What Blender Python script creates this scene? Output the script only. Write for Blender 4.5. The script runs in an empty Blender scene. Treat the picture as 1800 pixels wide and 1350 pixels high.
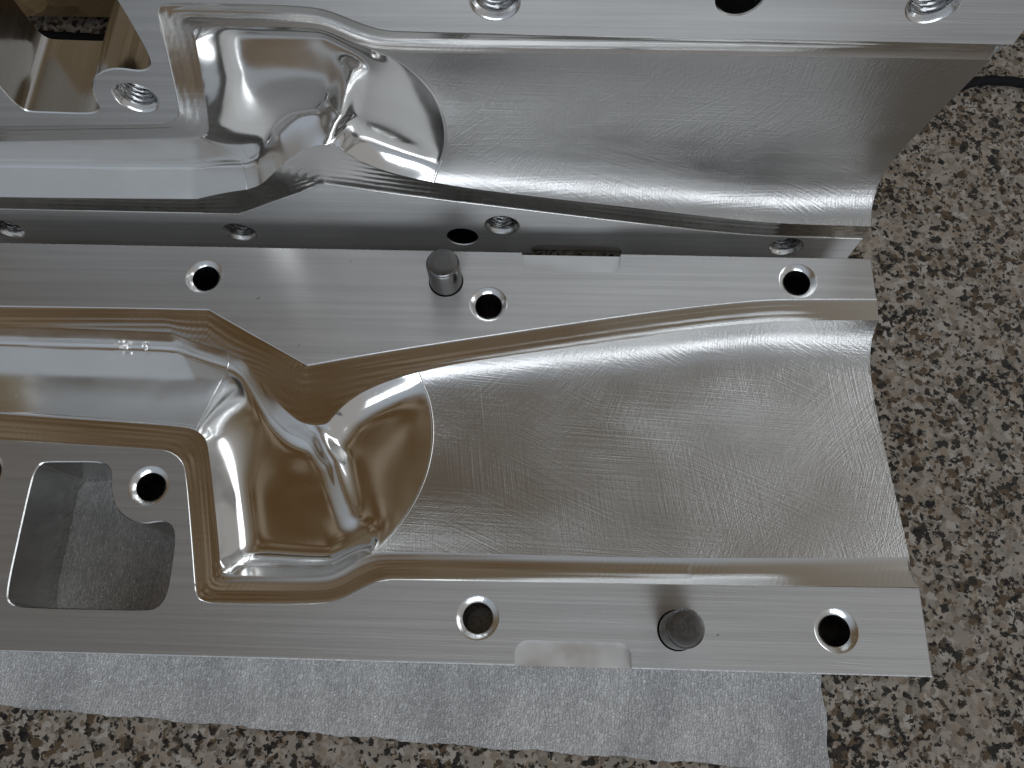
import bpy, bmesh, math, random
import numpy as np
from mathutils import Vector, Matrix
from mathutils.geometry import delaunay_2d_cdt
random.seed(4); rng = np.random.default_rng(7)
S = bpy.context.scene
C = S.collection
MM = 0.001
GR = -34.2            # height of the counter below the lower mould's parting face (mm)

# ---------------------------------------------------------------- camera
cam = bpy.data.cameras.new('camera'); cam_o = bpy.data.objects.new('camera', cam); C.objects.link(cam_o)
cam.sensor_width = 36.0; cam.lens = 36.0 * 1435.99 / 1800.0
cam.clip_start = 0.01; cam.clip_end = 50
Rm = Matrix(((0.99960158, -0.02150127, 0.01828593), (0.02630808, 0.9444424, -0.3276224), (-0.01022571, 0.32797294, 0.94463177)))
cam_o.matrix_world = Matrix.Translation((0, 0, (300 - GR) * MM)) @ Rm.to_4x4()
S.camera = cam_o
# ---------------------------------------------------------------- surroundings and lamps (indoors)
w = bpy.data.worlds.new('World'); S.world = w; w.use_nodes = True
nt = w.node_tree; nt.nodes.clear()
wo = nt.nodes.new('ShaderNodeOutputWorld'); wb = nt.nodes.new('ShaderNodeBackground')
def wn(t, **kw):
    n = nt.nodes.new(t)
    for k, v in kw.items(): setattr(n, k, v)
    return n
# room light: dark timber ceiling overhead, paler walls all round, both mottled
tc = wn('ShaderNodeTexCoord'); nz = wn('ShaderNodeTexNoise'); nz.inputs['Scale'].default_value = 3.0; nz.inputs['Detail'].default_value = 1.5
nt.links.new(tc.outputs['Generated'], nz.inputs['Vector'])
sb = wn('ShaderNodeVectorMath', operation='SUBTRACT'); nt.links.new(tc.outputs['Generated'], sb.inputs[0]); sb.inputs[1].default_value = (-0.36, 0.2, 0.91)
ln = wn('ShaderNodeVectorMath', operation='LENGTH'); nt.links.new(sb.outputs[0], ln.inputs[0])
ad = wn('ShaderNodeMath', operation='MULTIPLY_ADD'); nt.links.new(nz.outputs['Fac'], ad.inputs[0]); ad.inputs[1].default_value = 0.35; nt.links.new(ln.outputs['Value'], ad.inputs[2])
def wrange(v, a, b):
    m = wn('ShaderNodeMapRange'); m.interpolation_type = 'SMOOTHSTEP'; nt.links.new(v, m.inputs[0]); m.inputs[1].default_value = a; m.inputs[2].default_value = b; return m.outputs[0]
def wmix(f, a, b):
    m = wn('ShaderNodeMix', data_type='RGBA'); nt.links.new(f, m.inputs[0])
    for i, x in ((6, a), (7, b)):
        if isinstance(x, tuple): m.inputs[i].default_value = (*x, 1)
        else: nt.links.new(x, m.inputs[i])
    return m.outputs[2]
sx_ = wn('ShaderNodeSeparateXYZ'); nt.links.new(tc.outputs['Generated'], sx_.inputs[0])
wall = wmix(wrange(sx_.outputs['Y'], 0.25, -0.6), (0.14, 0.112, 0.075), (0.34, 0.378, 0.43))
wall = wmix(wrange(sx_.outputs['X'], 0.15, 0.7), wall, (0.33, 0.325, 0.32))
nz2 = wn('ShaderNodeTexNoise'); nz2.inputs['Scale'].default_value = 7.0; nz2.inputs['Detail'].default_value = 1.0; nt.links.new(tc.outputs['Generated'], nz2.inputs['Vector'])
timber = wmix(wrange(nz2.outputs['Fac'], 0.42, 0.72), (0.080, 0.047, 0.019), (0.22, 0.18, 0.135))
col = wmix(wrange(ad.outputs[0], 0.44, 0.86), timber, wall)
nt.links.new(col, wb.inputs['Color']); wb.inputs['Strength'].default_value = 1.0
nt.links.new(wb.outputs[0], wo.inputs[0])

def area_lamp(name, loc, target, sx, sy, power, col):
    l = bpy.data.lights.new(name, 'AREA'); l.shape = 'RECTANGLE'; l.size = sx; l.size_y = sy; l.energy = power; l.color = col
    o = bpy.data.objects.new(name, l); C.objects.link(o); o.location = loc
    o.rotation_euler = (Vector(target) - Vector(loc)).to_track_quat('-Z', 'Y').to_euler()
    return o
area_lamp('window_light', (0.3, -2.2, 1.25), (0, 0.1, 0), 2.2, 0.85, 27.0, (0.88, 0.94, 1.0))
area_lamp('side_window_light', (2.0, 0.75, 1.55), (0, 0.1, 0), 1.4, 0.9, 9.0, (0.88, 0.94, 1.0))
S.view_settings.view_transform = 'Standard'; S.view_settings.look = 'None'
S.view_settings.exposure = -0.12; S.view_settings.gamma = 1.0
S.render.engine = 'CYCLES'; S.cycles.max_bounces = 8; S.cycles.glossy_bounces = 5; S.cycles.diffuse_bounces = 3

# ---------------------------------------------------------------- material helpers
class N:
    def __init__(s, name):
        s.m = bpy.data.materials.new(name); s.m.use_nodes = True; s.t = s.m.node_tree
        s.b = s.t.nodes['Principled BSDF']; s.out = s.t.nodes['Material Output']
        s.tc = s.t.nodes.new('ShaderNodeTexCoord')
    def node(s, t, **kw):
        n = s.t.nodes.new(t)
        for k, v in kw.items(): setattr(n, k, v)
        return n
    def link(s, a, b): s.t.links.new(a, b)
    def val(s, sock, v):
        if hasattr(v, 'is_linked'): s.link(v, sock)
        else: sock.default_value = v
    def coord(s, scale=(1, 1, 1), rot=(0, 0, 0), loc=(0, 0, 0), src=None):
        if rot != (0, 0, 0):
            r = s.node('ShaderNodeMapping'); r.inputs['Rotation'].default_value = rot
            s.link(src or s.tc.outputs['Object'], r.inputs['Vector']); src = r.outputs[0]
        m = s.node('ShaderNodeMapping'); m.inputs['Scale'].default_value = tuple(1000 * x for x in scale); m.inputs['Location'].default_value = loc
        s.link(src or s.tc.outputs['Object'], m.inputs['Vector']); return m.outputs[0]
    def noise(s, vec, scale=1.0, detail=2.0, rough=0.5, dist=0.0):
        n = s.node('ShaderNodeTexNoise'); s.link(vec, n.inputs['Vector'])
        n.inputs['Scale'].default_value = scale; n.inputs['Detail'].default_value = detail
        n.inputs['Roughness'].default_value = rough; n.inputs['Distortion'].default_value = dist
        return n.outputs['Fac']
    def math(s, op, a, b=0.0, c=0.0):
        n = s.node('ShaderNodeMath', operation=op); s.val(n.inputs[0], a); s.val(n.inputs[1], b)
        if op in ('MULTIPLY_ADD',): s.val(n.inputs[2], c)
        return n.outputs[0]
    def rng(s, v, a, b, c=0.0, d=1.0):
        n = s.node('ShaderNodeMapRange'); s.val(n.inputs[0], v)
        for i, x in enumerate((a, b, c, d)): n.inputs[i + 1].default_value = x
        return n.outputs[0]
    def ramp(s, v, stops, interp='LINEAR'):
        n = s.node('ShaderNodeValToRGB'); s.link(v, n.inputs[0]); r = n.color_ramp; r.interpolation = interp
        while len(r.elements) < len(stops): r.elements.new(0.5)
        for e, (p, c) in zip(r.elements, stops): e.position = p; e.color = (*c, 1)
        return n.outputs[0]
    def mix(s, f, a, b):
        n = s.node('ShaderNodeMix', data_type='RGBA'); s.val(n.inputs[0], f)
        for i, x in ((6, a), (7, b)):
            if hasattr(x, 'is_linked'): s.link(x, n.inputs[i])
            else: n.inputs[i].default_value = (*x, 1)
        return n.outputs[2]
    def bump(s, h, dist, strength=1.0):
        n = s.node('ShaderNodeBump'); s.link(h, n.inputs['Height']); n.inputs['Distance'].default_value = dist * MM; n.inputs['Strength'].default_value = strength
        s.link(n.outputs[0], s.b.inputs['Normal']); return n
    def set(s, **kw):
        for k, v in kw.items():
            sock = s.b.inputs[k.replace('_', ' ')]
            if isinstance(v, tuple) and len(v) == 3: v = (*v, 1)
            s.val(sock, v)
        return s.m

ALU = (0.70, 0.69, 0.675)
def brushed():
    n = N('brushed_aluminium')
    a = n.noise(n.coord((0.006, 0.42, 0.42)), 1.0, 4.0, 0.7)
    b = n.noise(n.coord((0.03, 1.3, 1.3), loc=(3, 7, 0)), 1.0, 3.0, 0.7)
    big = n.noise(n.coord((0.015, 0.04, 0.04)), 1.0, 2.0)
    sc = n.noise(n.coord((0.02, 1.1, 1.1), rot=(0, 0, 0.06)), 1.0, 1.0)
    scm = n.math('MULTIPLY', n.rng(sc, 0.70, 0.76), n.rng(n.noise(n.coord((0.02, 0.02, 0.02), loc=(8, 1, 1)), 1.0, 1.0), 0.45, 0.6))
    h = n.math('ADD', n.math('MULTIPLY', a, 0.9), n.math('MULTIPLY', b, 0.45))
    h = n.math('SUBTRACT', h, n.math('MULTIPLY', scm, 0.25))
    n.bump(h, 0.11)
    r = n.math('ADD', n.rng(big, 0.3, 0.7, 0.40, 0.48), n.math('MULTIPLY', b, 0.10))
    tv = n.node('ShaderNodeVectorTransform', vector_type='VECTOR', convert_from='OBJECT', convert_to='WORLD'); tv.inputs[0].default_value = (0, 1, 0)
    n.link(tv.outputs[0], n.b.inputs['Tangent'])
    dots = n.rng(n.noise(n.coord((0.35, 0.35, 0.35)), 1.0, 1.0), 0.825, 0.835)
    col = n.mix(n.math('MULTIPLY', dots, 0.7), n.mix(n.rng(a, 0.35, 0.65), (0.56, 0.553, 0.543), (0.66, 0.652, 0.64)), (0.2, 0.19, 0.17))
    return n.set(Base_Color=col, Metallic=1.0, Roughness=r, Anisotropic=0.82)
def sanded():
    n = N('sanded_aluminium')
    hs = None
    for k, (ang, off, lo, hi) in enumerate(((1.45, 3.0, 0.47, 0.60), (-0.75, 17.0, 0.47, 0.58), (0.42, 31.0, 0.50, 0.60), (-1.2, 47.0, 0.50, 0.62), (0.05, 61.0, 0.42, 0.6))):
        f = n.noise(n.coord((0.022, 1.35, 0.3), rot=(0, 0, ang), loc=(off, off, 0)), 1.0, 3.0, 0.65)
        f = n.rng(f, 0.35, 0.75)
        m = n.rng(n.noise(n.coord((0.024, 0.030, 0.0), loc=(off * 1.7, off, 0)), 1.0, 1.0), lo - .06, hi + .06, 0.22, 1.0)
        f = n.math('MULTIPLY', f, m)
        hs = f if hs is None else n.math('ADD', hs, f)
    fine = n.noise(n.coord((0.25, 0.6, 0.4), rot=(0, 0, 0.3)), 1.0, 3.0, 0.7)
    h = n.math('ADD', hs, n.math('MULTIPLY', fine, 0.10))
    n.bump(h, 0.07)
    big = n.noise(n.coord((0.02, 0.02, 0.02)), 1.0, 3.0)
    return n.set(Base_Color=(0.58, 0.575, 0.565), Metallic=1.0, Roughness=n.rng(big, 0.3, 0.7, 0.29, 0.40))
def polished(name, rough, bump=0.0, col=(0.86, 0.85, 0.83)):
    n = N(name)
    a = n.noise(n.coord((0.05, 0.05, 0.05)), 1.0, 3.0)
    specks = n.rng(n.noise(n.coord((1.4, 1.4, 1.4)), 1.0, 1.0), 0.76, 0.79)
    m2 = n.rng(n.noise(n.coord((0.06, 0.06, 0.06), loc=(5, 2, 8)), 1.0, 1.0), 0.55, 0.65)
    sp = n.math('MULTIPLY', specks, m2)
    h = n.math('ADD', n.math('MULTIPLY', a, 1.0), n.math('MULTIPLY', sp, 0.15))
    n.bump(h, bump)
    r = n.math('ADD', n.rng(a, 0.3, 0.7, rough * 0.7, rough * 1.3), n.math('MULTIPLY', sp, 0.2))
    return n.set(Base_Color=col, Metallic=1.0, Roughness=r)
def milled(name, rough):
    n = N(name)
    a = n.noise(n.coord((0.03, 0.6, 0.6)), 1.0, 3.0)
    wv = n.node('ShaderNodeTexWave', bands_direction='X'); n.link(n.coord((0.16, 0.05, 0.0), rot=(0, 0, 0.5)), wv.inputs['Vector'])
    wv.inputs['Scale'].default_value = 1.0; wv.inputs['Distortion'].default_value = 3.0; wv.inputs['Detail'].default_value = 2.0
    msk = n.rng(n.noise(n.coord((0.03, 0.03, 0.03), loc=(9, 4, 1)), 1.0, 1.0), 0.5, 0.65)
    h = n.math('ADD', a, n.math('MULTIPLY', n.math('MULTIPLY', wv.outputs['Fac'], msk), 0.5))
    n.bump(h, 0.020)
    big = n.noise(n.coord((0.02, 0.03, 0.03)), 1.0, 2.0)
    return n.set(Base_Color=(0.82, 0.81, 0.79), Metallic=1.0, Roughness=n.rng(big, 0.3, 0.7, rough * 0.7, rough * 1.4))
def granite():
    n = N('speckled_granite')
    base = n.coord((1, 1, 1))
    wr = n.node('ShaderNodeTexNoise'); n.link(base, wr.inputs['Vector']); wr.inputs['Scale'].default_value = 0.35; wr.inputs['Detail'].default_value = 4.0; wr.inputs['Roughness'].default_value = 0.7
    ad = n.node('ShaderNodeVectorMath', operation='MULTIPLY_ADD'); n.link(wr.outputs['Color'], ad.inputs[0]); ad.inputs[1].default_value = (4.5, 4.5, 4.5); n.link(base, ad.inputs[2])
    def cells(scale, off):
        v = n.node('ShaderNodeTexVoronoi', feature='F1'); mp = n.node('ShaderNodeMapping'); mp.inputs['Location'].default_value = (off, off, 0)
        n.link(ad.outputs[0], mp.inputs['Vector']); n.link(mp.outputs[0], v.inputs['Vector']); v.inputs['Scale'].default_value = scale
        sx = n.node('ShaderNodeSeparateColor'); n.link(v.outputs['Color'], sx.inputs[0]); return sx.outputs[0], sx.outputs[1]
    a, a2 = cells(0.26, 0); b, b2 = cells(0.46, 40); c, c2 = cells(0.78, 90); d, d2 = cells(0.38, 150)
    clump = n.noise(n.coord((0.045, 0.045, 0.045)), 1.0, 3.0)
    col = n.ramp(a, [(0.0, (0.275, 0.233, 0.19)), (0.3, (0.34, 0.295, 0.248)), (0.6, (0.25, 0.222, 0.19)), (0.85, (0.40, 0.365, 0.328))], 'CONSTANT')
    grey = n.ramp(b2, [(0.0, (0.17, 0.145, 0.115)), (0.5, (0.24, 0.185, 0.13)), (0.8, (0.13, 0.10, 0.07))], 'CONSTANT')
    col = n.mix(n.rng(b, 0.60, 0.64), col, grey)
    gr = n.noise(n.coord((0.9, 0.9, 0.9)), 1.0, 3.0, 0.7)
    col = n.mix(0.22, col, n.mix(gr, (0.09, 0.075, 0.06), (0.62, 0.55, 0.47)))
    dark = n.rng(n.math('ADD', d, n.math('MULTIPLY', clump, 0.75)), 1.14, 1.17)
    col = n.mix(dark, col, n.mix(n.rng(d2, 0.4, 0.6), (0.035, 0.032, 0.027), (0.11, 0.078, 0.05)))
    blk = n.rng(n.math('ADD', c, n.math('MULTIPLY', clump, 0.6)), 1.12, 1.14)
    col = n.mix(n.math('MULTIPLY', blk, 0.92), col, (0.012, 0.012, 0.012))
    return n.set(Base_Color=col, Roughness=0.45, Specular_IOR_Level=0.15)
def foam():
    n = N('white_foam')
    a = n.noise(n.coord((0.9, 0.30, 0.5)), 1.0, 4.0, 0.75)
    b = n.noise(n.coord((0.045, 0.02, 0.03)), 1.0, 2.0)
    v = n.node('ShaderNodeTexVoronoi', feature='DISTANCE_TO_EDGE'); n.link(n.coord((0.95, 0.42, 0.5), rot=(0, 0, 0.12)), v.inputs['Vector']); v.inputs['Scale'].default_value = 1.0
    edge = n.rng(v.outputs['Distance'], 0.0, 0.12, 1.0, 0.0)
    g = n.rng(n.noise(n.coord((1.1, 0.8, 1.1), loc=(4, 7, 2)), 1.0, 1.0), 0.60, 0.70)
    col = n.mix(n.rng(b, 0.35, 0.65), (0.54, 0.535, 0.53), (0.84, 0.83, 0.81))
    col = n.mix(n.rng(a, 0.35, 0.65), n.mix(0.55, col, (0.24, 0.24, 0.25)), col)
    col = n.mix(n.math('MULTIPLY', n.math('MAXIMUM', g, n.math('MULTIPLY', edge, 0.6)), 0.6), col, (0.95, 0.96, 0.97))
    n.bump(n.math('ADD', a, n.math('MULTIPLY', edge, 0.3)), 1.2)
    return n.set(Base_Color=col, Roughness=n.rng(g, 0, 1, 0.5, 0.2))
def osb():
    n = N('chipboard')
    wr = n.noise(n.coord((0.05, 0.05, 0.05)), 1.0, 2.0)
    v = n.node('ShaderNodeTexVoronoi'); n.link(n.coord((0.05, 0.05, 0.13), rot=(0, 0.3, 0)), v.inputs['Vector']); v.inputs['Scale'].default_value = 1.0
    sx = n.node('ShaderNodeSeparateColor'); n.link(v.outputs['Color'], sx.inputs[0])
    col = n.ramp(sx.outputs[0], [(0.0, (0.09, 0.05, 0.02)), (0.4, (0.24, 0.15, 0.065)), (0.8, (0.33, 0.22, 0.10)), (1.0, (0.42, 0.31, 0.17))])
    g = n.noise(n.coord((0.03, 0.03, 0.8), rot=(0, 0.5, 0)), 1.0, 3.0)
    col = n.mix(0.4, col, n.mix(g, (0.05, 0.028, 0.012), (0.42, 0.30, 0.15)))
    n.bump(sx.outputs[1], 0.6)
    return n.set(Base_Color=col, Roughness=0.75)
def cord_mat():
    n = N('black_braid')
    return n.set(Base_Color=(0.006, 0.006, 0.007), Roughness=0.8, Specular_IOR_Level=0.2)
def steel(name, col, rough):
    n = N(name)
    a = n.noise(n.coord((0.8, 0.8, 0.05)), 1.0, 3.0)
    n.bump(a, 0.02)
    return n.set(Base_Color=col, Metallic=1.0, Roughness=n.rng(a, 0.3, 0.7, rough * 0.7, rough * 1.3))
MAT = dict(brushed=brushed(), sanded=sanded(), polished=polished('polished_aluminium', 0.125, 0.06), channel=polished('fine_machined_aluminium', 0.17, 0.04),
           land=milled('milled_aluminium', 0.15), wall=steel('machined_wall', (0.62, 0.615, 0.60), 0.16), chamfer=steel('bright_chamfer', (0.82, 0.815, 0.80), 0.2),
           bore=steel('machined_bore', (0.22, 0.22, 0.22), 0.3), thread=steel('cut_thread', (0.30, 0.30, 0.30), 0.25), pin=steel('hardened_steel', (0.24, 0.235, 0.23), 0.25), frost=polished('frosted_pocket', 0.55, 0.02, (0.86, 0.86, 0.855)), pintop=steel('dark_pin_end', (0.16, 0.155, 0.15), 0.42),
           body=steel('sawn_side', (0.76, 0.755, 0.74), 0.3), granite=granite(), foam=foam(), osb=osb(), cord=cord_mat())

# ---------------------------------------------------------------- mesh helpers
def make(name, V, F, mat, parent=None, smooth=True, angle=35, frame=None):
    """V in mould millimetres; frame maps mould mm -> local metres"""
    V = np.asarray(V, float)
    flip = False
    if frame is not None: V, flip = frame(V)
    else: V = V * MM
    if flip: F = [tuple(reversed(f)) for f in F]
    me = bpy.data.meshes.new(name); me.from_pydata(V.tolist(), [], [tuple(int(i) for i in f) for f in F]); me.validate(); me.update()
    me.materials.append(MAT[mat] if isinstance(mat, str) else mat)
    if smooth:
        me.shade_smooth()
        if angle < 180: me.set_sharp_from_angle(angle=math.radians(angle))
    o = bpy.data.objects.new(name, me); C.objects.link(o)
    if parent: o.parent = parent
    return o
def grid_faces(nu, nv, closed=False):
    F = []
    for i in range(nu - 1 if not closed else nu):
        for j in range(nv - 1):
            a = i * nv + j; b = ((i + 1) % nu) * nv + j
            F.append((a, b, b + 1, a + 1))
    return F
def orient_up(V, F):
    """winding so that most faces look towards +z"""
    V = np.asarray(V); s = 0
    for f in F[::max(1, len(F) // 200)]:
        p = V[list(f)]; s += np.cross(p[1] - p[0], p[2] - p[0])[2]
    return F if s >= 0 else [tuple(reversed(f)) for f in F]
def resample(P, n=None, step=None, t=None):
    P = np.asarray(P, float); d = np.concatenate([[0], np.cumsum(np.linalg.norm(np.diff(P[:, :2], axis=0), axis=1))])
    if t is None:
        if n is None: n = max(2, int(d[-1] / step) + 1)
        t = np.linspace(0, 1, n)
    return np.stack([np.interp(t * d[-1], d, P[:, k]) for k in range(P.shape[1])], 1)
def smooth_line(P, it=2, keep=()):
    """corner cutting, keeping the listed corner points"""
    P = [np.asarray(p, float) for p in P]; K = [any(np.allclose(p[:2], k) for k in keep) for p in P]
    for _ in range(it):
        Q, KQ = [P[0]], [True]
        for i in range(1, len(P) - 1):
            if K[i]: Q.append(P[i]); KQ.append(True)
            else:
                Q += [P[i] * .75 + P[i - 1] * .25, P[i] * .75 + P[i + 1] * .25]; KQ += [False, False]
        Q.append(P[-1]); KQ.append(True); P, K = Q, KQ
    return np.array(P)
def smooth_loop(P, it=2):
    P = np.asarray(P, float)
    for _ in range(it):
        A = P * .75 + np.roll(P, 1, 0) * .25; B = P * .75 + np.roll(P, -1, 0) * .25
        P = np.stack([A, B], 1).reshape(-1, P.shape[1])
    return P
def area2(P): x, y = P[:, 0], P[:, 1]; return np.sum(x * np.roll(y, -1) - y * np.roll(x, -1))
def offset_loop(P, d):
    """outward offset of a closed loop"""
    P = np.asarray(P, float); sgn = 1 if area2(P) > 0 else -1
    t = np.roll(P, -1, 0) - np.roll(P, 1, 0); t /= np.linalg.norm(t, axis=1)[:, None] + 1e-12
    return P + sgn * d * np.stack([t[:, 1], -t[:, 0]], 1)
def circle(cx, cy, r, n=48): a = np.linspace(0, 2 * math.pi, n, endpoint=False); return np.stack([cx + r * np.cos(a), cy + r * np.sin(a)], 1)
def fill(loops, extra=None, holes=True):
    V, E = [], []
    for L in loops:
        b = len(V); V += [Vector((p[0], p[1])) for p in L]; E += [(b + i, b + (i + 1) % len(L)) for i in range(len(L))]
    if extra is not None: V += [Vector((p[0], p[1])) for p in extra]
    r = delaunay_2d_cdt(V, E, [], 1, 1e-5)
    W = np.array([(v.x, v.y) for v in r[0]]); F = [tuple(f) for f in r[2]]
    c = np.array([W[list(f)].mean(0) for f in F]); ok = inside(c, np.asarray(loops[0]))
    for L in loops[1:]: ok &= ~inside(c, np.asarray(L))
    return W, [f for f, k in zip(F, ok) if k]
def inside(P, loop):
    x, y = P[:, 0], P[:, 1]; c = np.zeros(len(P), bool); n = len(loop)
    for i in range(n):
        x1, y1 = loop[i]; x2, y2 = loop[(i + 1) % n]
        m = ((y1 > y) != (y2 > y)); xi = (x2 - x1) * (y - y1) / (y2 - y1 + 1e-12) + x1
        c ^= m & (x < xi)
    return c
def revolve(prof, cx, cy, n=48):
    a = np.linspace(0, 2 * math.pi, n, endpoint=False)
    V = np.array([(cx + r * math.cos(t), cy + r * math.sin(t), z) for t in a for r, z in prof])
    return V, grid_faces(n, len(prof), True)

# ---------------------------------------------------------------- plan of the mould (mm, parting face z = 0)
XL, YF, YK, TH = -258.0, 0.6, 161.7, 32.8
XE = lambda y: 141.9 - 2.4 * np.asarray(y) / 162.0
back_outer = smooth_line([(XL, 132.6), (-214, 133), (-167.6, 133.2), (-128.9, 133.3), (-86.5, 110.2), (-51.2, 117.8), (8.7, 128.9), (43.5, 135.1), (70.9, 139.4), (92.2, 142.1), (107.5, 142.9), (float(XE(143.6)), 143.6)], 2, keep=[(-128.9, 133.3), (-86.5, 110.2)])
SEAM_T, ARC_T, ARC_F, SEAM_F = (-119.6, 115.7), (-42.8, 108.3), (-55.0, 37.9), (-126.8, 82.8)
CORN = (-142.7, 123.2)
back_in_pts = [(XL, 124.8), (-212.6, 124.4), (-177.8, 124.0), CORN, (-130.2, 118.4), SEAM_T, (-114.2, 113.1), (-109.8, 109.2), (-101.8, 99.8), (-96.6, 94.6), (-89.9, 88.7), (-85.3, 86.4), (-81.2, 85.8), (-76.9, 86.3), (-75.1, 88.2), (-72.6, 92.0), (-68.6, 96.2), (-62.7, 100.5), (-53.3, 105.0), ARC_T, (-28.5, 112.3), (8.9, 119.0), (38.8, 123.8), (61.5, 128.0), (90.4, 132.6), (107.0, 133.9), (float(XE(134.6)), 134.6)]
back_inner = smooth_line(back_in_pts, 2, keep=[CORN, SEAM_T, ARC_T])
FEND = (float(XE(42.0)), 42.0)
front_in_pts = [(XL, 90.2), (-204.3, 87.7), (-170.5, 86.1), (-130.9, 84.2), SEAM_F, (-123.4, 80.8), (-121.3, 77.4), (-116.0, 57.4), (-110.7, 35.7), (-109.7, 30.6), (-107.5, 29.0), (-98.7, 28.8), (-86.3, 28.7), (-72.4, 29.0), (-67.8, 30.3), (-63.9, 32.6), (-59.0, 36.0), ARC_F, (-49.8, 38.7), (-24.9, 38.9), (37.3, 38.9), (78.5, 39.8), (110, 40.8), FEND]
front_inner = smooth_line(front_in_pts, 2, keep=[SEAM_F, ARC_F])
front_outer = smooth_line([(XL, 79.6), (-200.9, 77.0), (-169.9, 75.8), (-139.8, 74.7), (-134.6, 73.7), (-130.4, 70.9), (-128.1, 66.8), (-123.2, 47.0), (-118.7, 27.6), (-117.2, 21.3), (-113.9, 18.9), (-105.1, 18.6), (-72.5, 19.1), (-64.6, 21.0), (-56.8, 25.6), (-50.8, 28.1), (-44.7, 28.7), (17.8, 29.1), (57.4, 29.5), (97.6, 29.9), (float(XE(30.4)), 30.4)], 2)
POCKET = smooth_loop([(-180.9, 68.8), (-172, 69.0), (-162.1, 69.3), (-158.0, 68.3), (-155.7, 65.5), (-155.0, 60.0), (-153.2, 54.9), (-150.8, 51.2), (-146.9, 48.3), (-142.8, 46.7), (-139.0, 46.5), (-135.5, 47.3), (-132.2, 47.4), (-129.3, 45.6), (-127.9, 42.1), (-127.4, 35.5), (-127.3, 24.4), (-127.9, 20.2), (-129.7, 17.2), (-132.9, 15.9), (-150, 15.8), (-179.6, 15.7), (-183.4, 17.0), (-185.3, 20.3), (-185.4, 41.3), (-185.3, 62.3), (-184.5, 66.1), (-183.1, 68.2)], 2)
arc_pts = [ARC_T + (-1.0,), (-41.2, 104.8, -4.2), (-38.6, 99.5, -5.9), (-36.8, 91.8, -6.8), (-36.1, 84.0, -7.1), (-36.6, 75.9, -7.2), (-38.3, 67.2, -7.2), (-41.3, 58.9, -6.7), (-45.5, 50.8, -5.6), (-49.4, 44.6, -3.9), (-52.6, 40.6, -2.3), ARC_F + (-1.2,)]
arc = resample(smooth_line(arc_pts, 3), n=61)
HOLES = [(-132.9, 147.8), (-16.2, 137.9), (108.9, 151.0), (-15.7, 16.3), (110.3, 15.2), (-140.7, 60.6), (-204.5, 64.7), (-238.0, 148.6)]
PINS = [(-33.8, 147.7), (54.6, 13.8)]
def slot_loop(x0, x1, yedge, yin):       # open notch, points from one end to the other along the cut
    s = 1 if yin > yedge else -1; r = 4.6
    L = [(x0, yedge)]
    L += [(x0 + r - r * math.cos(a), yin - s * r + s * r * math.sin(a)) for a in np.linspace(0, math.pi / 2, 8)]
    L += [(x1 - r + r * math.sin(a), yin - s * r + s * r * math.cos(a)) for a in np.linspace(0, math.pi / 2, 8)]
    return L + [(x1, yedge)]
SLOT_B = slot_loop(-3.3, 37.3, YK, 153.1); SLOT_F = slot_loop(-2.2, 38.4, YF, 9.2)
SLOTD = 2.6
# bottom of the cavity where it runs out through the end (distance from back rim to front rim)
END = np.array([(134.6, -1.0), (133.9, -3.2), (132.6, -6.0), (130.4, -9.0), (127.2, -11.7), (122.5, -14.0), (116, -15.3), (108, -15.4), (97, -14.2), (85, -12.2), (72, -9.9), (60, -7.7), (50, -6.0), (42.0, -4.8)])

def pchip(x, y, xi):
    x = np.asarray(x, float); y = np.asarray(y, float); h = np.diff(x); d = np.diff(y) / h; m = np.zeros_like(y)
    for i in range(1, len(y) - 1):
        if d[i - 1] * d[i] > 0: w1 = 2 * h[i] + h[i - 1]; w2 = h[i] + 2 * h[i - 1]; m[i] = (w1 + w2) / (w1 / d[i - 1] + w2 / d[i])
    m[0], m[-1] = d[0], d[-1]
    k = np.clip(np.searchsorted(x, xi) - 1, 0, len(h) - 1); t = (xi - x[k]) / h[k]
    return (2*t**3-3*t**2+1)*y[k] + (t**3-2*t**2+t)*h[k]*m[k] + (-2*t**3+3*t**2)*y[k+1] + (t**3-t**2)*h[k]*m[k+1]
def part_of(line, a, b):
    """stretch of a polyline between two of its points"""
    i = int(np.argmin(np.linalg.norm(line[:, :2] - np.array(a[:2]), axis=1))); j = int(np.argmin(np.linalg.norm(line[:, :2] - np.array(b[:2]), axis=1)))
    return line[i:j + 1] if i <= j else line[j:i + 1][::-1]

def zin_front(x):  # height of the front rim of the cavity
    return np.interp(x, [-60, -40, 60, 141], [-1.2, -1.2, -2.6, -4.8])

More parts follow.
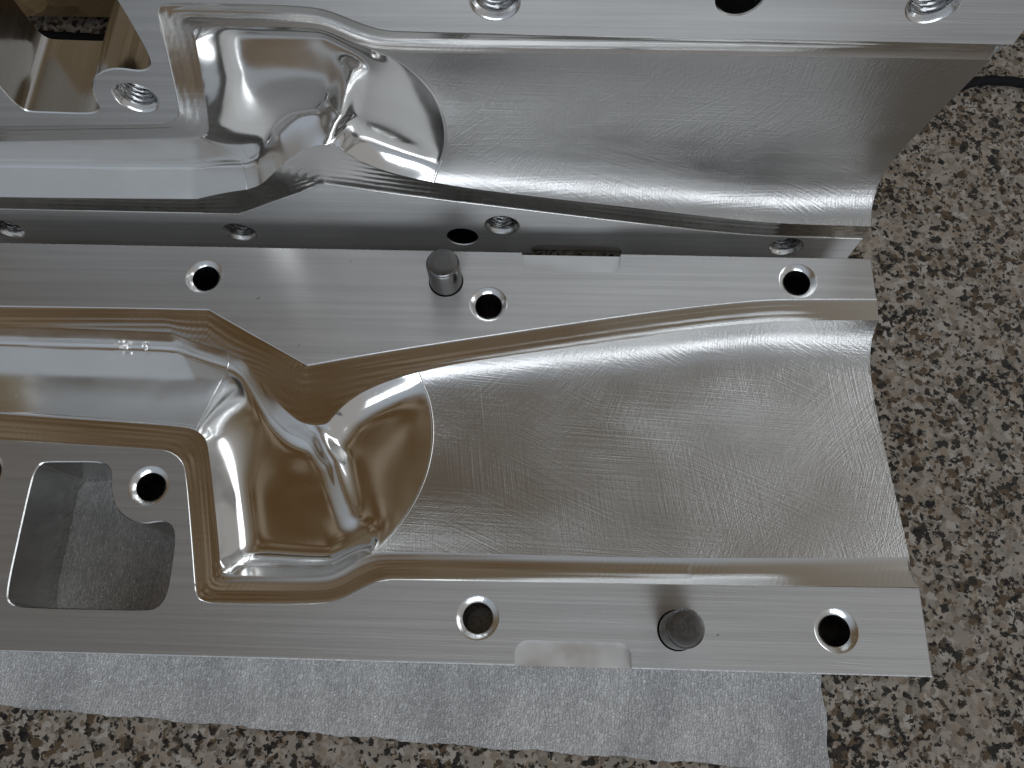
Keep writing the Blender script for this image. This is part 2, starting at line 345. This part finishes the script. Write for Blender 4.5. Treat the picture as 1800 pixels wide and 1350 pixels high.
# --- sanded half-round cavity: Coons patch between arc, end and the two rims
def sanded_patch():
    nu, nv = 150, 90
    v = np.linspace(0, 1, nv); vv = 0.5 * (v + (1 - np.cos(np.pi * v)) / 2) ; u = np.linspace(0, 1, nu)
    vv = v ** 1.35
    bk = resample(part_of(back_inner, ARC_T, back_inner[-1]), t=u); fr = resample(part_of(front_inner, ARC_F, front_inner[-1]), t=u)
    a = resample(arc[:, :2], t=vv); e_y = 134.6 + (42.0 - 134.6) * vv; e = np.stack([XE(e_y), e_y], 1)
    U = u[:, None, None]; W = vv[None, :, None]
    XY = (1 - W) * bk[:, None] + W * fr[:, None] + (1 - U) * a[None] + U * e[None] - ((1 - U) * (1 - W) * a[0] + (1 - U) * W * a[-1] + U * (1 - W) * e[0] + U * W * e[-1])
    za = pchip(np.linspace(0, 1, len(arc)), arc[:, 2], vv); ze = pchip((134.6 - END[:, 0]) / 92.6, END[:, 1], vv)
    uu = u ** 0.85
    Z = (1 - uu)[:, None] * za[None] + uu[:, None] * ze[None]
    zf = zin_front(fr[:, 0]); Z += (W[:, :, 0] ** 3) * (zf - Z[:, -1])[:, None]
    # slight hand-finished waviness
    Z += 0.012 * np.sin(XY[..., 0] * 0.13 + 1) * np.sin(XY[..., 1] * 0.17) * np.sin(np.pi * vv)[None]
    return np.concatenate([XY, Z[..., None]], 2)
# --- straight channel on the left: deep vertical back wall, floor rising to the front rim
SEAM = np.array([SEAM_T + (-1.0,), (-120.1, 115.2, -5.0), (-120.9, 114.0, -9.0), (-122.0, 112.3, -11.3), (-122.7, 109.2, -11.0), (-124.2, 101.0, -8.3), (-125.6, 92.0, -5.0), (-126.4, 86.0, -2.6), SEAM_F + (-1.2,)])
seam = resample(smooth_line(SEAM, 2), n=60)
def channel_patch():
    nv = 60
    bk = part_of(back_inner, back_inner[0], SEAM_T); fr = part_of(front_inner, front_inner[0], SEAM_F)
    us = np.concatenate([np.linspace(0, 1, 60)])
    xb = np.unique(np.concatenate([np.linspace(XL, CORN[0], 50), np.linspace(CORN[0], SEAM_T[0], 24)]))
    out = []
    for x in xb:
        yb = np.interp(x, bk[:, 0], bk[:, 1])
        k = (x - XL) / (SEAM_T[0] - XL)
        xf = XL + (SEAM_F[0] - XL) * k; yf = np.interp(xf, fr[:, 0], fr[:, 1])
        s = np.clip((x - CORN[0]) / (SEAM_T[0] - CORN[0]), 0, 1)
        dep = 15.8 * (1 - s) + 11.4 * s; sk = -3.4 * np.clip((x - (CORN[0] - 12)) / 12, 0, 1) * (1 - s) - 2.0 * s
        col = [(x, yb, -1.0), (x + sk * .1, yb - .12, -1.4), (x + sk * .5, yb - .45, -dep * .5), (x + sk * .8, yb - .7, -dep + 2.4), (x + sk * .9, yb - 1.0, -dep + 1.1), (x + sk, yb - 1.8, -dep + .35), (x + sk, yb - 3.2, -dep)]
        for q in np.linspace(0.06, 0.965, 14): col.append((x + sk + (xf - x - sk) * q, yb - 3.2 + (yf - yb + 3.2) * q, -dep + (dep - 2.2) * q))
        col += [(xf, yf + .45, -1.9), (xf, yf, -1.2)]
        col = resample3(np.array(col), nv)
        if s > 0: col = col * (1 - s ** 2) + resample3(seam, nv) * s ** 2
        out.append(col)
    return np.array(out)
def resample3(P, n, t=None):
    d = np.concatenate([[0], np.cumsum(np.linalg.norm(np.diff(P, axis=0), axis=1))]); t = np.linspace(0, 1, n) if t is None else t
    return np.stack([np.interp(t * d[-1], d, P[:, k]) for k in range(3)], 1)
# --- polished bulb and neck between seam and arc: thin-plate surface through measured depths
RIDGE = resample(np.array([(-80.6, 85.6, -1.0), (-78.6, 81.5, -3.4), (-76.0, 77.0, -5.4), (-72.8, 72.8, -6.9), (-70.0, 65, -7.9), (-67, 58, -8.7), (-64.5, 52.5, -9.4)]), n=40)
def polished_depth(Q):
    """rounded walls falling from each stretch of rim to the floor, with a ridge between bulb and neck"""
    def dist(line):
        L = resample(np.asarray(line)[:, :2], step=.25); return np.concatenate([np.sqrt(((q[:, None] - L[None]) ** 2).sum(2).min(1)) for q in np.array_split(Q, max(1, len(Q) // 1500))])
    fall = lambda d, D, w, p=1.0: D * np.sin(np.clip(d / w, 0, 1) * math.pi / 2) ** p
    dl = dist(part_of(front_inner, SEAM_F, (-110.0, 32.5))); q_ = np.clip((Q[:, 1] - 60) / 42, 0, 1); q_ = q_ * q_ * (3 - 2 * q_)
    df = dist(part_of(front_inner, (-107.5, 29.0), ARC_F)); dn = dist(part_of(back_inner, SEAM_T, (-84, 86.1))); db = dist(part_of(back_inner, (-75.5, 87.5), ARC_T))
    wn_ = 6 + 11 * np.clip(np.hypot(Q[:, 0] - SEAM_T[0], Q[:, 1] - SEAM_T[1]) / 28 - .1, 0, 1)
    W = np.stack([fall(dl, 14.2 - 1.2 * q_, 21 + 23 * q_), np.where(df < 4.4, df * 1.02, 4.5 + fall(df - 4.4, 9.5, 18)), fall(dn, 14.5, wn_), fall(db, 10, 13)])
    k = 1.7; dep = -k * np.log(np.exp(-W / k).sum(0)); dep = np.maximum(dep, 0.0)
    right = 1 / (1 + np.exp(-((Q[:, 0] + 71) * .94 + (Q[:, 1] - 68) * .34) / 3.0)); cap = 14.5 * (1 - right) + 10.6 * right; dep = cap * np.tanh(dep / cap * 1.35)
    e = np.sqrt(((Q[:, None] - RIDGE[None, :, :2]) ** 2).sum(2)); j = e.argmin(1); g = np.exp(-(e.min(1) / 3.4) ** 2)
    return -1.0 - (dep * (1 - g) + np.minimum(dep, -RIDGE[j, 2] - 1.0) * g)
def polished_patch():
    arcs = arc.copy(); arcs[:, 2] -= 0.6 * np.clip(np.minimum(np.arange(61), 60 - np.arange(61)) / 5, 0, 1)
    bk = part_of(back_inner, SEAM_T, ARC_T); bk = np.c_[bk, np.full(len(bk), -1.0)]
    fr = part_of(front_inner, ARC_F, SEAM_F); fr = np.c_[fr, np.full(len(fr), -1.2)]
    bk = resample(bk, step=.9); fr = resample(fr, step=.9)
    sm = seam[::-1]
    ring = np.concatenate([bk[:-1], arcs[:-1], fr[:-1], sm[:-1]])
    x0, x1, y0, y1 = -128, -34, 27, 118
    gx, gy = np.meshgrid(np.arange(x0, x1, 0.8), np.arange(y0, y1, 0.8)); gx = gx + 0.4 * (np.arange(gx.shape[0]) % 2)[:, None]
    G = np.stack([gx.ravel(), gy.ravel()], 1); G = G[inside(G, ring[:, :2])]
    d = np.min(np.linalg.norm(G[:, None] - ring[None, ::2, :2], axis=2), axis=1); G = G[d > 2.3]
    tg = np.roll(ring[:, :2], -1, 0) - np.roll(ring[:, :2], 1, 0); tg /= np.linalg.norm(tg, axis=1)[:, None]; sg = 1 if area2(ring[:, :2]) > 0 else -1
    inn = sg * np.stack([-tg[:, 1], tg[:, 0]], 1)
    for od in (0.45, 1.05, 1.8):
        q = ring[:, :2] + inn * od; dq = np.min(np.linalg.norm(q[:, None] - ring[None, :, :2], axis=2), axis=1)
        G = np.concatenate([G, q[(dq > 0.93 * od) & inside(q, ring[:, :2])]])
    V2, F = fill([ring[:, :2]], G)
    sel = np.concatenate([np.arange(0, len(bk) - 1, 4), len(bk) - 1 + np.arange(0, 60, 2), len(bk) + 59 + np.arange(0, len(fr) - 1, 4), len(bk) + len(fr) + 58 + np.arange(0, 59, 2)])
    ctl = ring[sel]; dz = ctl[:, 2] - polished_depth(ctl[:, :2])
    A = ctl[:, :2] / 50.0; n = len(A)
    ph = lambda r: np.where(r > 1e-9, r * r * np.log(r + 1e-12), 0)
    K = ph(np.linalg.norm(A[:, None] - A[None], axis=2))
    M = np.zeros((n + 3, n + 3)); M[:n, :n] = K + np.eye(n) * 1e-4; M[:n, n] = 1; M[:n, n + 1:] = A; M[n, :n] = 1; M[n + 1:, :n] = A.T
    c = np.linalg.solve(M, np.concatenate([dz, [0, 0, 0]]))
    Q = V2 / 50.0; Z = polished_depth(V2) + ph(np.linalg.norm(Q[:, None] - A[None], axis=2)) @ c[:n] + c[n] + Q @ c[n + 1:]
    # exact rim heights
    dd = np.linalg.norm(V2[:, None] - ring[None, :, :2], axis=2); j = dd.argmin(1); on = dd.min(1) < 1e-3; Z[on] = ring[j[on], 2]
    # smooth shading normals from local quadratic fits
    NR = np.zeros((len(V2), 3)); KN = 30
    for idx in np.array_split(np.arange(len(V2)), max(1, len(V2) // 600)):
        D = np.linalg.norm(V2[idx][:, None] - V2[None], axis=2); nb = np.argpartition(D, KN, axis=1)[:, :KN]
        dx = V2[nb, 0] - V2[idx, 0][:, None]; dy = V2[nb, 1] - V2[idx, 1][:, None]; wt = np.exp(-(dx ** 2 + dy ** 2) / 1.9 ** 2)
        Bm = np.stack([np.ones_like(dx), dx, dy, dx * dx, dx * dy, dy * dy], 2); BW = Bm * wt[..., None]
        sol = np.linalg.solve(np.einsum('nki,nkj->nij', BW, Bm) + np.eye(6) * 1e-7, np.einsum('nki,nk->ni', BW, Z[nb])[..., None])[..., 0]
        NR[idx] = np.c_[-sol[:, 1], -sol[:, 2], np.ones(len(idx))]
    NR /= np.linalg.norm(NR, axis=1)[:, None]
    return np.c_[V2, Z], F, arcs, NR
# --- recessed milled land along each rim
def land_patch(outer, inner, pairs, zi, front=False, nv=26, step=0.9):
    cols = []
    for (oa, ia), (ob, ib) in zip(pairs[:-1], pairs[1:]):
        po, pi = part_of(outer, oa, ob), part_of(inner, ia, ib)
        L = max(np.linalg.norm(np.diff(po, axis=0), axis=1).sum(), np.linalg.norm(np.diff(pi, axis=0), axis=1).sum())
        n = max(4, int(L / step) + 1); t = np.linspace(0, 1, n)
        O, I = resample(po, t=t), resample(pi, t=t)
        if cols: O, I = O[1:], I[1:]
        cols += list(zip(O, I))
    V = []
    for o, i in cols:
        wd = np.linalg.norm(i - o); d = (i - o) / wd; z1 = float(zi(i[0])); x = o[0]
        ss = np.concatenate([[0.0, 0.04, 0.3], np.linspace(0.55, wd, nv - 3)])
        for s in ss:
            k = s / wd
            if s == 0: z = 0.0
            elif s < 0.2: z = -0.3
            else:
                if front: z = -0.45 + (z1 + 0.45) * math.sin(k * math.pi / 2) - 0.9 * math.sin(math.pi * k) * np.interp(x, [-130, -110, 60, 142], [0.1, 0.6, 0.9, 0.7])
                else: z = -0.45 + (z1 + 0.45) * k - 0.25 * math.sin(math.pi * k)
                sc = 0.065 if (not front or x < 60) else 0.0
                z -= sc * abs(math.sin(math.pi * s / 3.1)) * min(1, (wd - s) / 1.0)
                if front and x >= 60: z -= 0.12 * math.sin(math.pi * k)
            V.append((o[0] + d[0] * s, o[1] + d[1] * s, z))
    return np.array(V), grid_faces(len(cols), nv)

def P(x): return tuple(x)
back_pairs = [(back_outer[0], back_inner[0]), ((-150, 133.25), CORN), ((-128.9, 133.3), (-128.0, 117.8)), ((-107, 121.4), (-106.0, 104.9)), ((-86.5, 110.2), (-82.0, 85.9)), ((-66, 114.6), (-68.6, 96.2)), ((-46, 118.8), ARC_T), (P(back_outer[-1]), P(back_inner[-1]))]
front_pairs = [(front_outer[0], front_inner[0]), ((-142, 74.8), (-132.0, 84.2)), ((-132, 72.2), (-124.6, 81.6)), ((-128.1, 66.8), (-120.6, 75.0)), ((-118.7, 27.6), (-110.7, 35.7)), ((-115.4, 19.8), (-109.0, 29.8)), ((-105.1, 18.6), (-102, 28.9)), ((-70, 19.4), (-71, 29.4)), ((-56.8, 25.6), (-60.5, 34.9)), ((-47.7, 28.5), (-51, 38.5)), ((60, 29.5), (60, 39.3)), (P(front_outer[-1]), P(front_inner[-1]))]

# ---------------------------------------------------------------- one mould half
SP = sanded_patch(); CP = channel_patch(); PV, PF, ARCS, PN = polished_patch()
LB = land_patch(back_outer, back_inner, back_pairs, lambda x: -1.0)
LF = land_patch(front_outer, front_inner, front_pairs, lambda x: float(zin_front(x)) if x > -60 else -1.2, front=True)

def mould_half(root, frame, threaded):
    pocket = POCKET.copy()
    if threaded: pocket[:, 1] -= 4.5 * np.clip((30 - pocket[:, 1]) / 8, 0, 1)
    CH = 0.45
    hr = 7.7
    # -- faces (two pieces of one flat parting face): join into one mesh
    xr = lambda y: float(XE(y)) - CH
    def clipx(line): L = [p for p in line[:-1]]; e = line[-1]; return [tuple(p) for p in L] + [(xr(e[1]), e[1])]
    ib = [(x, y - CH if abs(y - YK) < 1e-6 else y) for x, y in SLOT_B]; iff = [(x, y + CH if abs(y - YF) < 1e-6 else y) for x, y in SLOT_F]
    top = [(XL, YK - CH)] + ib + [(xr(YK), YK - CH)] + clipx(back_outer)[::-1]
    low = [(XL, YF + CH)] + iff + [(xr(YF), YF + CH)] + clipx(front_outer)[::-1]
    rim = offset_loop(pocket, 0.35)
    loopsB = [np.array(top)] + [circle(x, y, hr) for x, y in HOLES if y > 100] + [circle(*PINS[0], 7.05)]
    loopsF = [np.array(low), rim] + [circle(x, y, hr) for x, y in HOLES if y < 100] + [circle(*PINS[1], 7.05)]
    V, F = [], []
    for lp in (loopsB, loopsF):
        v, f = fill(lp); b = len(V); V += [(x, y, 0.0) for x, y in v]; F += [tuple(i + b for i in q) for q in f]
    F2 = []
    for q in F: F2 += orient_up(V, [q])
    make('parting_face', V, F2, 'brushed', root, smooth=False, frame=frame)
    # -- sides and back of the block with the end profile of the cavity
    endp = [(float(XE(y)), y, z) for y, z in ([(YK, 0.0), (143.6, 0.0), (143.45, -.6), (139, -1.15)] + [tuple(e) for e in END] + [(38.8, -4.4), (35, -3.2), (32, -1.6), (30.5, -.7), (30.4, 0.0), (YF, 0.0)])]
    ring = [(XL, YF, 0.0, 0, 1), (XL, YK, 0.0, 0, -1)]
    bz = [(SLOT_B[0][0] - .01, YK, 0.0), (SLOT_B[0][0], YK, -SLOTD), (SLOT_B[-1][0], YK, -SLOTD), (SLOT_B[-1][0] + .01, YK, 0.0)]
    fz = [(SLOT_F[-1][0] + .01, YF, 0.0), (SLOT_F[-1][0], YF, -SLOTD), (SLOT_F[0][0], YF, -SLOTD), (SLOT_F[0][0] - .01, YF, 0.0)]
    ring = [(XL, YF, 0, (0, 1)), (XL, YK, 0, (0, -1))] + [(*p, (0, -1)) for p in bz]
    ring += [(x, y, z, (-1, -1 if y == YK else (1 if y == YF else 0))) for x, y, z in endp] + [(*p, (0, 1)) for p in fz]
    V, n = [], len(ring)
    for x, y, z, (nx, ny) in ring: V += [(x + nx * CH, y + ny * CH, z), (x, y, z - CH), (x, y, -TH)]
    F = []
    for i in range(n):
        a, b = i * 3, ((i + 1) % n) * 3
        for k in (0, 1): F.append((a + k, a + k + 1, b + k + 1, b + k))
    F = [tuple(reversed(f)) for f in F]
    v, f = fill([np.array([(XL, YF), (float(XE(YF)), YF), (float(XE(YK)), YK), (XL, YK)]), pocket]); b = len(V)
    V += [(x, y, -TH) for x, y in v]
    Vn = np.array(V)
    for q in f:
        q = [i + b for i in q]; p = Vn[q]; F.append(tuple(q) if np.cross(p[1] - p[0], p[2] - p[0])[2] < 0 else tuple(reversed(q)))
    make('block_sides', V, F, 'body', root, smooth=False, frame=frame)
    # -- cavity surfaces
    nu, nv = SP.shape[:2]; make('sanded_cavity', SP.reshape(-1, 3), orient_up(SP.reshape(-1, 3), grid_faces(nu, nv)), 'sanded', root, frame=frame, angle=60)
    nu, nv = CP.shape[:2]; make('channel', CP.reshape(-1, 3), orient_up(CP.reshape(-1, 3), grid_faces(nu, nv)), 'channel', root, frame=frame, angle=28)
    pc = make('polished_cavity', PV, orient_up(PV, PF), 'polished', root, frame=frame, angle=180)
    pc.data.normals_split_custom_set_from_vertices([tuple(q) for q in (PN * (1, -1, 1) if threaded else PN)])
    # raised bead where the two finishes meet along the arc
    t = np.gradient(arc[:, :2], axis=0); t /= np.linalg.norm(t, axis=1)[:, None]; nr = np.stack([t[:, 1], -t[:, 0]], 1); nr *= np.sign(nr[len(nr) // 2, 0])
    mid_z = np.minimum(arc[:, 2], ARCS[:, 2]); V = []
    for off, up in ((.50, .02), (.34, .17), (.08, .27), (-.2, .30), (-.48, .18), (-.66, -.06)):
        V.append(np.c_[arc[:, :2] + nr * off, (arc[:, 2] if off > 0 else arc[:, 2] * .45 + ARCS[:, 2] * .55) + up])
    V = np.concatenate(V); make('blend_line', V, orient_up(V, grid_faces(6, len(arc))), 'chamfer', root, frame=frame, angle=80)
    V = np.concatenate([seam[None] + np.array((-.28, 0, .05)), seam[None] + np.array((0.0, 0, -.12)), seam[None] + np.array((.28, 0, .05))]).reshape(-1, 3)
    make('blend_line', V, orient_up(V, grid_faces(3, len(seam))), 'wall', root, frame=frame, angle=10)
    make('back_land', LB[0], orient_up(*LB), 'land', root, frame=frame, angle=30)
    make('front_land', LF[0], orient_up(*LF), 'land', root, frame=frame, angle=30)
    # -- window through the block
    pr = offset_loop(pocket, .35); n = len(pocket)
    V = np.concatenate([np.c_[pr, np.zeros(n)], np.c_[pocket, np.full(n, -.4)]]); V = V.reshape(2, n, 3).transpose(1, 0, 2).reshape(-1, 3)
    F = grid_faces(n, 2, True); wd = make('window_opening', np.concatenate([np.c_[pocket, np.full(n, -.4)], np.c_[pocket, np.full(n, -TH)]]).reshape(2, n, 3).transpose(1, 0, 2).reshape(-1, 3), wind(F, area2(pocket)), 'wall', root, frame=frame, angle=40)
    make('rim_chamfer', V, wind(F, area2(pocket)), 'chamfer', wd, frame=frame, angle=60)
    # -- pry slots
    for L in (SLOT_B, SLOT_F):
        c = np.array(L); v, f = fill([c]); k = len(c)
        V = [(x, y, -SLOTD) for x, y in v]; F = orient_up(V, f); b = len(V)
        s = make('pry_slot', V, F, 'frost', root, smooth=False, frame=frame)
        V = [(x, y, 0.0) for x, y in c] + [(x, y, -SLOTD) for x, y in c]
        F = [(i, i + 1, k + i + 1, k + i) for i in range(k - 1)]; a = c[1] - c[0]
        mid = c.mean(0); p = c[k // 2]; q = c[k // 2 + 1]; nrm = np.array([(q - p)[1], -(q - p)[0]]);
        if np.dot(nrm, mid - p) > 0: F = [tuple(reversed(x)) for x in F]
        make('slot_wall', V, F, 'wall', s, frame=frame)
    # -- bolt holes
    for x, y in HOLES:
        if not threaded:
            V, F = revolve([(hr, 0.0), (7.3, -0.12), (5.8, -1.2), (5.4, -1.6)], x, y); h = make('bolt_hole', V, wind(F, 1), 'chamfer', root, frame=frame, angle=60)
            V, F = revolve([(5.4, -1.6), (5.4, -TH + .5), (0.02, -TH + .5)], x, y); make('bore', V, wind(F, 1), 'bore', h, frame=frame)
        else:
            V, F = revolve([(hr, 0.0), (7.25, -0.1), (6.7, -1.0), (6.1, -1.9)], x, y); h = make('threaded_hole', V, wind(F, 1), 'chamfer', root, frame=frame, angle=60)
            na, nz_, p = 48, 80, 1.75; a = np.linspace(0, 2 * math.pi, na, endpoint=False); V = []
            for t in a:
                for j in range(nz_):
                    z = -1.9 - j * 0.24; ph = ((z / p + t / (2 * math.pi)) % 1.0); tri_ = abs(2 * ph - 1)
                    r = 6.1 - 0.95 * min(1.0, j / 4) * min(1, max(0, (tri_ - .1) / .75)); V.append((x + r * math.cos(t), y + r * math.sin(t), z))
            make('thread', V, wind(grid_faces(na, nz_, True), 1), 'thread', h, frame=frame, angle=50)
    # -- dowels / dowel holes
    for x, y in PINS:
        if not threaded:
            V, F = revolve([(7.05, 0.0), (6.9, -.15), (6.9, -14)], x, y); make('dowel_socket', V, wind(F, 1), 'bore', root, frame=frame)
            hgt = 16.4
            V, F = revolve([(6.55, -13.5), (6.55, hgt - 1.3), (6.35, hgt - .75), (5.75, hgt - .12)], x, y); pn = make('dowel_pin', V, F[::1], 'pin', root, frame=frame, angle=50)
            V, F = revolve([(5.75, hgt - .12), (5.45, hgt), (3.0, hgt + .02), (0.01, hgt + .03)], x, y); make('pin_end', V, F, 'pintop', pn, frame=frame, angle=60)
        else:
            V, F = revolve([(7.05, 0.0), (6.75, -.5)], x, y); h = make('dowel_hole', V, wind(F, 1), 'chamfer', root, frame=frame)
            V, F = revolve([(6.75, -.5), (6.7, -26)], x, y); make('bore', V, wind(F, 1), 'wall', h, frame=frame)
def wind(F, a): return F if a < 0 else [tuple(reversed(f)) for f in F]

def empty(name, loc=(0, 0, 0), mat=None):
    o = bpy.data.objects.new(name, None); C.objects.link(o); o.empty_display_size = 0.02
    if mat is not None: o.matrix_world = mat
    else: o.location = loc
    return o
def tag(o, label=None, cat=None, group=None, kind=None):
    for k, v in (('label', label), ('category', cat), ('group', group), ('kind', kind)):
        if v: o[k] = v
    return o

# ---------------------------------------------------------------- counter
V = [(-700, -500, GR), (900, -500, GR), (900, 900, GR), (-700, 900, GR), (-700, -500, GR - 30), (900, -500, GR - 30), (900, 900, GR - 30), (-700, 900, GR - 30)]
F = [(0, 1, 2, 3), (7, 6, 5, 4), (0, 4, 5, 1), (1, 5, 6, 2), (2, 6, 7, 3), (3, 7, 4, 0)]
cnt = make('granite_counter', [(x, y, z - GR) for x, y, z in V], F, 'granite', smooth=False); tag(cnt, kind='structure')

# ---------------------------------------------------------------- lower half, lying flat
ZL = -GR
rootL = empty('mould_half', (0, 80 * MM, (ZL - TH) * MM))
def frameL(V): return np.stack([V[:, 0], V[:, 1] - 80, V[:, 2] + TH], 1) * MM, False
mould_half(rootL, frameL, False)
for x0, x1, n_ in ((-171.5, -164.0, 24), (-160.2, -157.8, 10)):
    V = []
    for x in np.linspace(x0, x1, n_):
        for k in np.linspace(0, 1, 7):
            f_ = math.sin(math.pi * (x - x0) / (x1 - x0) * .96 + .05) ** .4; yb = 124.0 - (x + 177.8) * .023
            V.append((x + rng.normal(0, .12), yb - .75 - 1.9 * k * f_ + rng.normal(0, .12), -13.3 - 2.35 * k ** .6 * f_ + 0.25 + rng.normal(0, .16)))
    nk = make('nick', V, orient_up(V, grid_faces(n_, 7)), 'chamfer', rootL, smooth=False, frame=frameL)
    nk['label'] = 'bright raised nick in the corner of the channel'
tag(rootL, 'machined aluminium mould half lying flat on the foam sheet, two steel dowel pins sticking up', 'mould', 'two halves of one opened mould')
# ---------------------------------------------------------------- upper half, standing on its back edge and leaning away
Mu = Matrix(((0.9999994, 0.0000149, -0.0010851), (-0.001085, 0.0312344, -0.9995115), (0.000019, 0.9995121, 0.0312344)))
Ou = Vector((3.985, 178.733, -21.328 + ZL))
base = Mu @ Vector((0, 150 - YK, -16)) + Ou
rootU = empty('mould_half', mat=Matrix.Translation(base * MM) @ Mu.to_4x4())
def frameU(V): return np.stack([V[:, 0], YK - V[:, 1], V[:, 2] + 16], 1) * MM, True
mould_half(rootU, frameU, True)
tag(rootU, 'machined aluminium mould half standing upright on its long edge, with threaded bolt holes', 'mould', 'two halves of one opened mould')

# ---------------------------------------------------------------- foam sheet under the lower half
fx = np.arange(-275, 116.5, 1.5); rows = 130
fe = np.interp(fx, [-275, -198.5, -110.4, -24, 60.8, 116], [-15.5, -18.9, -23.5, -28.1, -31.4, -34.3]) + 0.35 * np.sin(fx * .21) + rng.normal(0, .18, len(fx))
V = []
for i, x in enumerate(fx):
    for j in range(rows):
        k = j / (rows - 1); y = fe[i] + (176 - fe[i]) * k
        xx = x + (0.5 * math.sin(y * .3) + rng.normal(0, .12) if i == len(fx) - 1 else 0)
        V.append((xx, y, 1.25 + (0.35 * rng.random() if y < -1 else 0)))
top = len(V); F = grid_faces(len(fx), rows)
V = np.array(V); VB = V.copy(); VB[:, 2] = 0.05
Fb = [tuple(i + top for i in reversed(f)) for f in F]
edge = [i * rows for i in range(len(fx))] + [(len(fx) - 1) * rows + j for j in range(1, rows)] + [i * rows + rows - 1 for i in range(len(fx) - 2, -1, -1)] + [j for j in range(rows - 2, 0, -1)]
Fs = [(edge[i], edge[i] + top, edge[(i + 1) % len(edge)] + top, edge[(i + 1) % len(edge)]) for i in range(len(edge))]
V[:, 2] = np.where(V[:, 1] < -0.5, V[:, 2], 1.3)
fo = make('foam_sheet', np.concatenate([V, VB]), F + Fb + Fs, 'foam', smooth=True)
tag(fo, 'thin white packing foam sheet on the granite under the flat mould half', 'foam sheet')

# ---------------------------------------------------------------- chipboard block behind the upright half
bl = empty('chipboard_block', (-0.20, 0.306, 0))
V, F = [], []
def box(name, x0, x1, y0, y1, z0, z1, mat, parent):
    V = [(x0, y0, z0), (x1, y0, z0), (x1, y1, z0), (x0, y1, z0), (x0, y0, z1), (x1, y0, z1), (x1, y1, z1), (x0, y1, z1)]
    o = make(name, V, [(3, 2, 1, 0), (4, 5, 6, 7), (0, 1, 5, 4), (1, 2, 6, 5), (2, 3, 7, 6), (3, 0, 4, 7)], mat, parent, smooth=False); return o
tag(bl, 'rough brown chipboard block standing behind the upright mould half', 'board')
box('panel', -160, 130, 0, 60, 6, 120, 'osb', bl); box('panel', -160, 130, 6, 60, 0, 5.9, 'osb', bl)

# ---------------------------------------------------------------- braided cord
def tube(name, pts, r, mat, parent=None, n=10):
    P_ = resample3(smooth_line(pts, 3), 400); V = []
    for i, p in enumerate(P_):
        t = P_[min(i + 1, 399)] - P_[max(i - 1, 0)]; t /= np.linalg.norm(t); s = np.cross(t, (0, 0, 1)); s /= np.linalg.norm(s); u = np.cross(s, t)
        for j in range(n):
            a = 2 * math.pi * j / n; rr = r * (1 + 0.09 * math.sin(i * 1.4 + (j % 2) * math.pi)); V.append(p + rr * (math.cos(a) * s + math.sin(a) * u))
    Fc = [tuple(range(n - 1, -1, -1)), tuple((399) * n + j for j in range(n))]
    F = []
    for i in range(399):
        for j in range(n): a = i * n + j; b = i * n + (j + 1) % n; F.append((a, b, b + n, a + n))
    return make(name, V, F + Fc, mat, parent)
cd = tube('braided_cord', [(-420, 303, 2.4), (-330, 301, 2.4), (-238, 297, 2.4), (-60, 285, 2.4), (120, 262, 2.4), (190, 264, 2.4), (206, 273, 2.4), (220, 278.5, 2.4), (240, 277, 2.4), (300, 266, 2.4), (420, 270, 2.4)], 2.3, 'cord')
tag(cd, 'black braided cord lying on the granite behind the upright mould half', 'cord')
